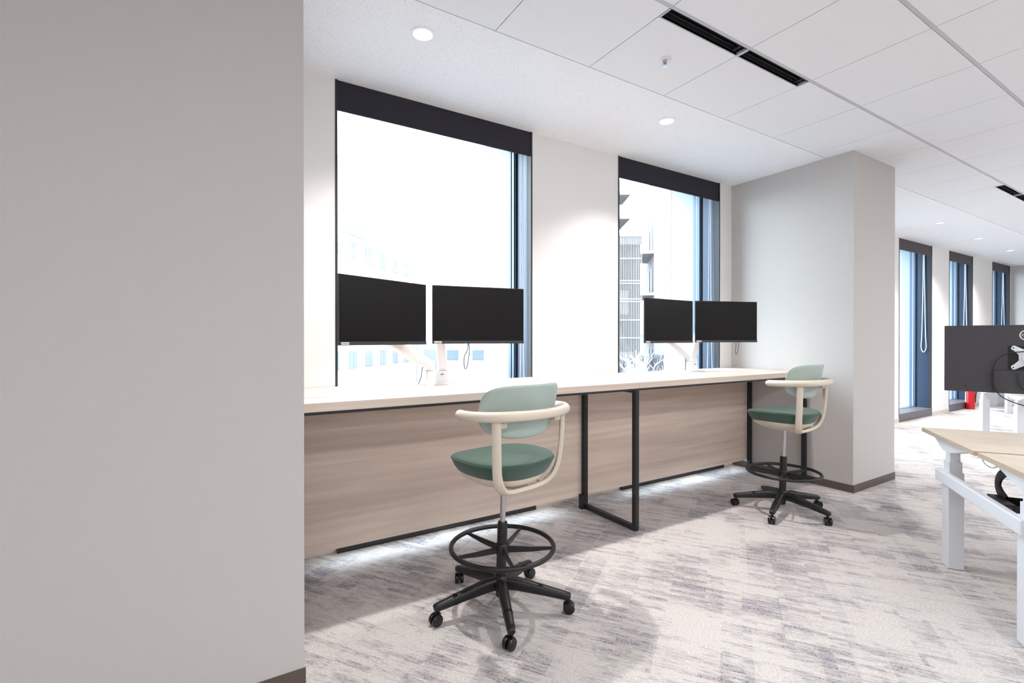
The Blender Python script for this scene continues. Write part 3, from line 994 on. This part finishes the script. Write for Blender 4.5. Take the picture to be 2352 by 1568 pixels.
# ------------------------------------------------------------------ bench desks (rotated with the carpet, 34 degrees)
def bench(ax, ay, label, full=True, ZD=0.75):
    """local frame: +x runs A->B (across the short edge), +y runs away from that edge into the desks; origin at corner A on the floor"""
    o = empty('bench_desk', (ax, ay, 0), R(214))
    dd = 0.722
    for k in range(2):
        x0 = k * (dd + 0.030)
        yo = 0.0 if k == 0 else 0.006
        tp = MB().box(x0, x0 + dd, yo, yo + 1.40, ZD - 0.024, ZD).build('tabletop', M['oak'], o)
        ctag(MB().box(x0, x0 + dd, yo - 0.0015, yo, ZD - 0.024, ZD - 0.0005).build('edge_band', M['ply'], tp), 'pale grey-brown end edge')
        e0, e1 = (x0 - 0.0015, x0) if k else (x0 + dd, x0 + dd + 0.0015)
        MB().box(e0, e1, yo, yo + 1.40, ZD - 0.024, ZD - 0.0005).build('edge_band', M['tan'], tp)
        xc = 0.308 + 0.805 * k
        prof = [(x0 + 0.11, ZD - 0.024), (x0 + dd - 0.12, ZD - 0.024), (x0 + dd - 0.13, ZD - 0.032), (xc + 0.045, ZD - 0.088), (xc - 0.045, ZD - 0.088), (x0 + 0.14, ZD - 0.038)]
        y0_, y1_ = yo + 0.022, yo + 0.072
        vs = [(p[0], y0_, p[1]) for p in prof] + [(p[0], y1_, p[1]) for p in prof]
        m_ = len(prof)
        b = MB()
        b.add(vs, [tuple(range(m_)), tuple(range(2 * m_ - 1, m_ - 1, -1))] + [(i, (i + 1) % m_, m_ + (i + 1) % m_, m_ + i) for i in range(m_)])
        b.build('support_bracket', M['white_metal'], o)
        for yy in (yo + 0.054, yo + 1.32):
            lg = MB()
            c = 0.004
            def sec(hx, hy, z0, z1):
                pts = [(-hx + c, -hy), (hx - c, -hy), (hx, -hy + c), (hx, hy - c), (hx - c, hy), (-hx + c, hy), (-hx, hy - c), (-hx, -hy + c)]
                lg.prism([(xc + p[0], yy + p[1]) for p in pts], z0, z1)
            sec(0.044, 0.037, 0.003, 0.552)
            sec(0.036, 0.031, 0.552, 0.610)
            sec(0.029, 0.025, 0.610, min(0.664, ZD - 0.06))
            l_ = lg.build('leg', M['white_metal'], o)
            MB().box(xc - 0.041, xc + 0.041, yy - 0.034, yy + 0.034, -0.0005, 0.004).build('foot_pad', M['black_plastic'], l_)
    for yb in ((-0.004, 1.358) if full else ()):
        MB().box(0.225, 1.165, yb, yb + 0.022 + 0.014, 0.480, 0.550).build('cross_beam', M['white_metal'], o, bevel=0.008, seg=3)
    if full:
        MB().sweep(crom([(0.66, 0.06, 0.727), (0.68, 0.05, 0.700), (0.72, 0.05, 0.684), (0.79, 0.05, 0.686), (0.86, 0.06, 0.727)], 6), 0.0016, n=6).build('cable', M['cable'], o, True)
        tr = MB()
        tr.box(0.42, 0.60, 0.20, 1.20, 0.360, 0.366)
        tr.box(0.42, 0.426, 0.17, 1.20, 0.360, 0.462)
        tr.box(0.594, 0.60, 0.20, 1.20, 0.360, 0.462)
        tr.box(0.42, 0.60, 0.20, 0.206, 0.360, 0.462)
        tr.box(0.414, 0.606, 0.165, 0.206, 0.456, 0.468)
        trc = ctag(tr.build('cable_tray', M['black_plastic'], o), 'black cable tray under the tops')
        for yy in (0.212, 1.10):
            hp_ = crom([(0.49, yy, 0.455), (0.435, yy, 0.485), (0.408, yy, 0.520), (0.425, yy, 0.565), (0.480, yy, 0.605), (0.56, yy, 0.640), (0.60, yy, 0.726)], 6)
            nn = len(hp_)
            MB().sweep(hp_, [0.034 * (1 - 0.45 * i_ / nn) for i_ in range(nn)], 0.006, n=14, up=(0, 1, 0), pw=4).build('tray_hanger', M['black_plastic'], o, True)
    tag(o, label, 'desk', 'white-legged bench desks in the open office')
    return o
bench(3.855, 1.256, 'nearest light oak bench desk with white legs at the right edge')
bench(8.622, 2.312, 'light oak desk with white legs half hidden behind the monitor back', False, 0.715)
bench(12.324, 2.920, 'farthest white desk leg and top beside the grey cabinet', False, 0.715)

# monitor on the near bench desk, seen from behind
mx_, my_, mang = 3.640, 1.030, -70
mo = empty('monitor', (3.52 + 0.332 * math.cos(R(-70)), 1.046 + 0.332 * math.sin(R(-70)), 1.206), R(mang + 180))
# local: x along the width (towards the camera left), -y faces the user (away from camera) => back side is +y
hw, hh = 0.332, 0.1825
MB().box(-hw, hw, -0.012, 0.000, -hh, hh).build('housing', M['housing'], mo, bevel=0.002)
MB().box(-hw + 0.004, hw - 0.004, -0.0135, -0.012, -hh + 0.018, hh - 0.004).build('screen', M['screen'], mo)
MB().box(-0.135, 0.135, 0.0, 0.016, -hh + 0.004, -0.062).build('port_cover', M['housing'], mo, bevel=0.003)
MB().box(-0.078, 0.078, 0.0, 0.003, -0.052, 0.070).build('mount_recess', M['void'], mo)
# white bracket with four ears
b = MB()
b.box(-0.040, 0.040, 0.0035, 0.0075, -0.034, 0.052)
for sx in (-1, 1):
    for sz in (-1, 1):
        b.sweep([(sx * 0.026, 0.0055, 0.009 + sz * 0.026), (sx * 0.050, 0.0055, 0.009 + sz * 0.046), (sx * 0.062, 0.0055, 0.009 + sz * 0.054), (sx * 0.066, 0.0055, 0.009 + sz * 0.056)], [0.018, 0.0125, 0.0115, 0.007], 0.0024, n=14, up=(0, 1, 0), pw=3)
b.lathe([(0.030, 0.0), (0.030, 0.03)], 24, T=Matrix.Translation((0, 0.004, 0.009)) @ Matrix.Rotation(R(-90), 4, 'X'))
br = ctag(b.build('mount_bracket', M['white_metal'], mo, True), 'white four-eared mounting bracket')
for sx in (-1, 1):
    for sz in (-1, 1):
        MB().lathe([(0.0034, 0), (0.0034, 0.0008)], 10, T=Matrix.Translation((sx * 0.060, 0.0080, 0.009 + sz * 0.052)) @ Matrix.Rotation(R(-90), 4, 'X')).build('screw', M['black_plastic'], br)
MB().lathe([(0.0055, 0), (0.0055, 0.0015)], 16, T=Matrix.Translation((0.245, 0.0, -0.152)) @ Matrix.Rotation(R(-90), 4, 'X')).build('button', M['black_plastic'], mo)
# ring emblem with lettering
b = MB()
n = 40
q0, q1 = 0.0275, 0.0225
rg = []
for r_, y_ in ((q1, 0.0), (q1, 0.0015), (q0, 0.0015), (q0, 0.0)):
    rg.append([(r_ * math.cos(2 * PI * k / n), y_, 0.128 + r_ * math.sin(2 * PI * k / n)) for k in range(n)])
b.rings(rg, False, False)
b.v = [(p[0] + 0.010, p[1], p[2]) for p in b.v]
lg = ctag(b.build('emblem', M['sticker'], mo), 'light grey ring emblem with lettering')
tx = bpy.data.curves.new('lettering', 'FONT')
tx.body = 'DELL'
tx.size = 0.0165
tx.extrude = 0.0006
tx.offset = 0.0004
tx.align_x = 'CENTER'
tx.align_y = 'CENTER'
_t = bpy.data.objects.new('text_source', tx)
COL.objects.link(_t)
bpy.context.view_layer.update()
_me = bpy.data.meshes.new_from_object(_t)
bpy.data.objects.remove(_t)
_me.materials.clear()
_me.materials.append(M['sticker'])
to = bpy.data.objects.new('lettering', _me)
COL.objects.link(to)
to.parent = lg
to.location = (0.010, 0.001, 0.128)
to.rotation_euler = (R(90), 0, R(180))
# cables
MB().sweep(crom([(-0.02, 0.020, 0.045), (0.04, 0.022, 0.040), (0.09, 0.022, 0.028), (0.128, 0.022, -0.012), (0.138, 0.022, -0.070), (0.134, 0.022, -0.140), (0.105, 0.024, -0.200), (0.03, 0.03, -0.238), (-0.05, 0.04, -0.252), (-0.14, 0.05, -0.240), (-0.2, 0.06, -0.16)], 7), 0.0028, n=8).build('cable', M['cable'], mo, True)
MB().sweep(crom([(0.045, 0.024, -0.070), (0.045, 0.028, -0.110), (0.030, 0.03, -0.150), (-0.01, 0.03, -0.172), (-0.05, 0.03, -0.176)], 6), 0.0032, n=8).build('cable', M['cable'], mo, True)
tag(mo, 'charcoal monitor seen from behind above the near desk, cut by right edge', 'monitor')
# its arm: post on the desk, out of the frame
ao = empty('monitor_stand', (3.93, 0.60, 0.75))
mbk = Vector(mo.location)
nrm = Vector((-math.sin(R(mang + 180)), math.cos(R(mang + 180)), 0))
hd = mbk + nrm * 0.034 + Vector((0, 0, 0.009)) - Vector(ao.location)
MB().lathe([(0.05, 0), (0.05, 0.01), (0.02, 0.014), (0.02, 0.30), (0.024, 0.31), (0.024, 0.36)], 24).build('post', M['white_plastic'], ao, True)
MB().sweep([(0, 0, 0.33), tuple(hd.lerp(Vector((0, 0, 0.33)), 0.5) + Vector((0.05, -0.02, 0.05))), tuple(hd + nrm * 0.04), tuple(hd)], [0.02, 0.02, 0.018, 0.016], n=14).build('arm', M['white_plastic'], ao, True)
tag(ao, 'white monitor arm holding the charcoal monitor over the near desk', 'monitor arm')

# ------------------------------------------------------------------ far office: cabinet, extinguisher
cbn = empty('cabinet', (13.02, 3.07, 0))
MB().box(0, 0.90, 0, 0.235, 0.0, 0.92).build('body', M['cabinet'], cbn, bevel=0.003)
for k in range(2):
    dr = MB().box(0.006 + 0.447 * k, 0.447 + 0.447 * k, -0.016, -0.0005, 0.06, 0.91).build('door', M['cabinet'], cbn, bevel=0.002)
    MB().box(0.40 + 0.08 * k, 0.412 + 0.08 * k, -0.030, -0.0165, 0.45, 0.60).build('handle', M['chrome'], dr)
tag(cbn, 'low pale grey cabinet past the far windows, below the monitor back', 'cabinet')
ex = empty('fire_extinguisher', (12.17, 3.235, 0), R(-60))
MB().lathe([(0.056, 0.0), (0.066, 0.008), (0.066, 0.40), (0.058, 0.44), (0.035, 0.475), (0.022, 0.49)], 28).build('cylinder', M['red'], ex, True)
MB().box(-0.012, 0.012, -0.05, 0.03, 0.49, 0.525).build('valve', M['black_plastic'], ex, bevel=0.003)
MB().sweep(crom([(0, -0.04, 0.51), (0.05, -0.06, 0.48), (0.080, -0.03, 0.40), (0.076, 0, 0.25), (0.074, 0.01, 0.12)], 6), 0.009, n=8).build('hose', M['black_plastic'], ex, True)
MB().box(-0.0682, -0.0662, -0.022, 0.022, 0.12, 0.32).build('instruction_sticker', M['sticker'], ex)
tag(ex, 'red fire extinguisher standing on the floor by the far windows', 'extinguisher')
# wall switch on the front face of the far wall is not in view; nothing more here

# ------------------------------------------------------------------ outside
GZ = -4.0
tag(MB().box(-60, 90, 3.95, 120, GZ - 0.5, GZ).build('ground', M['ground']), 'grey ground outside between the buildings', kind='structure')
YAW = R(31.63)
FWD = Vector((math.sin(YAW), math.cos(YAW), 0))
RGT = Vector((math.cos(YAW), -math.sin(YAW), 0))
def world(lat, d, z=0):
    return FWD * d + RGT * lat + Vector((0, 0, z))
def yrot(v):
    return math.atan2(v.y, v.x)
# building A: facade receding to the right, local x along the facade, local -y towards us
dirA = (FWD * math.cos(R(10.4)) + RGT * math.sin(R(10.4)))
P0 = world(-9.54, 29.0)
A = empty('apartment_building', (P0.x, P0.y, GZ), yrot(dirA))
# street side is on the right of the direction of travel => local -y
def fbox(x0, x1, y0, y1, z0, z1):
    return MB().box(x0, x1, y0, y1, z0 - GZ, z1 - GZ)
fbox(-9, 8.35, 0.0, 9, GZ, 10.0).build('wall', M['facade'], A)
fbox(-9, 5.6, 1.6, 9, 10.0, 12.9).build('upper_storey', M['facade'], A)
for zi, z in enumerate((-3.55, -0.42, 2.8, 6.12)):
    for k in range(-2, 5):
        xw = 2.03 * k - 0.5
        h = 1.05
        f = fbox(xw, xw + 1.0, -0.03, 0.02, z, z + h).build('window', M['ext_frame'], A)
        fbox(xw + 0.06, xw + 0.47, -0.045, -0.031, z + 0.05, z + h - 0.05).build('pane', M['ext_glass'], f)
        fbox(xw + 0.53, xw + 0.94, -0.045, -0.031, z + 0.05, z + h - 0.05).build('pane', M['ext_glass'], f)
for z in (-2.15, 1.6, 4.9, 8.2):
    fbox(-9, 8.4, -0.06, 0.0, z, z + 0.12).build('string_course', M['facade'], A)
f = fbox(-1.3, 2.0, -0.04, 0.02, 7.55, 8.3).build('window', M['ext_frame'], A)
for k in range(4):
    fbox(-1.22 + 0.8 * k, -0.5 + 0.8 * k, -0.055, -0.041, 7.62, 8.22).build('pane', M['ext_glass'], f)
for k in range(9):
    fbox(-1.2 + 0.4 * k, -1.16 + 0.4 * k, -0.30, -0.26, 6.95, 7.5).build('railing_post', M['ext_frame'], A)
fbox(-1.3, 2.2, -0.30, -0.26, 7.48, 7.54).build('railing', M['ext_frame'], A)
aw = MB()
aw.add([(2.4, -0.7, 8.55 - GZ), (5.4, -0.7, 8.55 - GZ), (5.4, 0, 8.95 - GZ), (2.4, 0, 8.95 - GZ), (2.4, -0.7, 8.48 - GZ), (5.4, -0.7, 8.48 - GZ), (5.4, 0, 8.48 - GZ), (2.4, 0, 8.48 - GZ)],
       [(0, 1, 2, 3), (4, 5, 6, 7), (0, 1, 5, 4), (0, 3, 7, 4), (1, 2, 6, 5)])
aw.build('canopy', M['facade'], A)
for k in range(10):
    fbox(2.4 + 0.5 * k, 2.45 + 0.5 * k, -0.02, 0.03, 10.0, 10.75).build('railing_post', M['ext_frame'], A)
fbox(2.3, 7.2, -0.02, 0.03, 10.72, 10.80).build('railing', M['ext_frame'], A)
tag(A, 'pale white apartment building seen through the left of the large window', 'building')

# building B: frontal white wall with small blue windows
P1 = world(-9.5, 46.0)
B_ = empty('office_building', (P1.x, P1.y, GZ), yrot(RGT))
fbox(0.0, 11.5, 0, 8, GZ, 13).build('wall', M['facade'], B_)
for z0 in (-3.9, -0.65, 2.6):
    for xx in (3.30, 5.72):
        f = fbox(xx, xx + 1.12, -0.03, 0.02, z0, z0 + 1.0).build('window', M['facade2'], B_)
        fbox(xx + 0.03, xx + 1.09, -0.045, -0.031, z0 + 0.03, z0 + 0.97).build('pane', M['ext_glass_blue'], f)
fbox(4.75, 5.05, -0.14, 0, -3.35, -3.05).build('meter_box', M['louvre'], B_)
fbox(0.4, 0.5, -0.1, 0, -3.9, 6).build('downpipe', M['louvre'], B_)
fbox(1.1, 2.6, -0.03, 0.0, -3.8, 0.4).build('glazed_panel', M['louvre'], B_)
tag(B_, 'white building with small blue windows behind the second monitor from left', 'building')

# building C seen through window 2: louvred stair tower and balcony block
def lat(px, d): return (px - 1176) / 1110.5 * d
dT = 32.0
P2 = world(lat(1405, dT), dT)
Tw = empty('stair_tower', (P2.x, P2.y, GZ), yrot(RGT))
wT = lat(1473, dT) - lat(1405, dT)
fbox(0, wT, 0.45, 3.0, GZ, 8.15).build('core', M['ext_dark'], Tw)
fbox(0, wT, 0.02, 0.44, 7.62, 8.2).build('top_band', M['louvre'], Tw)
fbox(0.0, wT * 0.62, 0.40, 0.449, 3.0, 4.6).build('landing_wall', M['facade2'], Tw)
fbox(0.0, wT * 0.80, 0.40, 0.449, -0.6, 0.5).build('landing_wall', M['facade2'], Tw)
ns = 19
for k in range(ns):
    xx = wT * k / (ns - 1)
    fbox(xx - 0.022, xx + 0.022, -0.06, 0.0, GZ, 8.2).build('slat', M['louvre'], Tw)
for z in (8.15, 6.67, 5.20, 5.03, 4.00, 3.83, 2.61, 1.43, 0.01, -1.6, -3.0):
    fbox(0, wT, -0.10, -0.061, z - 0.04, z + 0.04).build('cross_rail', M['louvre'], Tw)
tag(Tw, 'grey stair tower behind white vertical louvres, seen in the second window', 'building')

# soffits of a building above the tower
P3 = world(lat(1405, 38), 38)
Sf = empty('overhanging_building', (P3.x, P3.y, GZ), yrot(RGT))
fbox(-5.5, 1.35, 4.4, 7.4, GZ, 16).build('wall', M['facade'], Sf)
for z in (8.6, 10.80, 12.70):
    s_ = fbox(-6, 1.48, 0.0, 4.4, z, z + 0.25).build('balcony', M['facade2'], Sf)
    fbox(-6, 1.48, 0.0, 0.12, z + 0.25, z + 1.1).build('parapet', M['facade'], s_)
    MB().box(0.95, 1.10, 1.6, 1.8, z - GZ - 0.04, z - GZ).build('ceiling_lamp', M['louvre'], s_)
tag(Sf, 'white building with overhanging balconies above the louvred tower', 'building')

# balcony block on the right, facade receding along dirA, near end at right
P4 = world(lat(1484, 42), 42)
Bk = empty('balcony_block', (P4.x, P4.y, GZ), yrot(-dirA))
BKS = -1
# local x runs towards us along the facade; the visible face looks to the left of the picture
def kbox(x0, x1, y0, y1, z0, z1):
    return MB().box(x0, x1, -y1, -y0, z0 - GZ, z1 - GZ)
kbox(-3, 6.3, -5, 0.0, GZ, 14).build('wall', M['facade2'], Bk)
for z in (-1.6, 1.5, 4.6, 7.7):
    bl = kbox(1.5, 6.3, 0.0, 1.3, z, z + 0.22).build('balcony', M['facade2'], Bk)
    kbox(1.5, 6.3, 1.26, 1.30, z + 0.22, z + 0.30).build('lower_rail', M['louvre'], bl)
    kbox(1.5, 6.3, 1.26, 1.30, z + 1.15, z + 1.22).build('hand_rail', M['louvre'], bl)
    for k in range(9):
        kbox(1.5 + 0.52 * k, 1.53 + 0.52 * k, 1.265, 1.295, z + 0.30, z + 1.15).build('baluster', M['louvre'], bl)
    for k in range(2):
        f = kbox(2.0 + 2.2 * k, 3.2 + 2.2 * k, 0.0, 0.05, z + 0.25, z + 2.2).build('window', M['ext_frame'], Bk)
        kbox(2.08 + 2.2 * k, 3.12 + 2.2 * k, 0.051, 0.06, z + 0.33, z + 2.12).build('pane', M['ext_glass'], f)
tag(Bk, 'beige block with stacked balconies and railings beside the louvred tower', 'building')

# bare trees and hedge between
def bare_tree(lt, d, htop, label, spread=1.2):
    p = world(lt, d)
    o = empty('bare_tree', (p.x, p.y, GZ))
    H_ = htop - GZ
    b = MB()
    b.sweep([(0, 0, 0), (0.03, 0, H_ * 0.3), (0, 0.05, H_ * 0.6)], [0.07, 0.055, 0.04], n=7)
    b.build('trunk', M['bark'], o, True)
    b = MB()
    def grow(p, dv, ln, r, lev):
        q = p + dv * ln
        mid = p.lerp(q, 0.5) + Vector((rnd.uniform(-1, 1), rnd.uniform(-1, 1), 0.3)) * ln * 0.06
        b.sweep([p, mid, q], [r * 1.9, r * 1.6, r * 1.2], n=4)
        if lev > 0:
            for _ in range(3):
                nd = (dv + Vector((rnd.uniform(-1, 1), rnd.uniform(-1, 1), rnd.uniform(-0.1, 0.5))) * 0.75).normalized()
                grow(p.lerp(q, rnd.uniform(0.55, 1.0)), nd, ln * rnd.uniform(0.55, 0.8), r * 0.6, lev - 1)
    for _ in range(9):
        a = rnd.uniform(0, 2 * PI)
        dv = Vector((math.cos(a) * spread * 0.5, math.sin(a) * spread * 0.5, 1)).normalized()
        grow(Vector((0, 0.03, H_ * rnd.uniform(0.3, 0.6))), dv, H_ * 0.22, 0.022, 3)
    b.build('branches', M['bark'], o)
    tag(o, label, 'tree', 'bare trees outside the second window')
bare_tree(lat(1432, 16.5), 16.5, 0.9, 'pale bare tree before the louvred tower, left in the second window')
bare_tree(lat(1508, 21), 21, 1.2, 'pale bare tree before the balcony block, right in the second window')
b = MB()
for k in range(70):
    p = world(lat(1405, 25) + k * 0.047, 25 + rnd.uniform(-0.4, 0.4))
    r_ = rnd.uniform(0.18, 0.32)
    zc = -0.15 + 0.35 * (k > 30) + rnd.uniform(-0.35, 0.25)
    b.lathe([(0.05, -r_), (r_ * 0.8, -r_ * 0.6), (r_, 0), (r_ * 0.75, r_ * 0.65), (0.05, r_)], 7, c=(p.x, p.y, zc))
    b.lathe([(r_, GZ - zc), (r_ * 0.9, -r_ * 0.2)], 7, c=(p.x, p.y, zc))
hg = b.build('hedge', M['hedge'])
tag(hg, 'blue-grey hedge behind the bare trees outside the second window', 'hedge', kind='stuff')
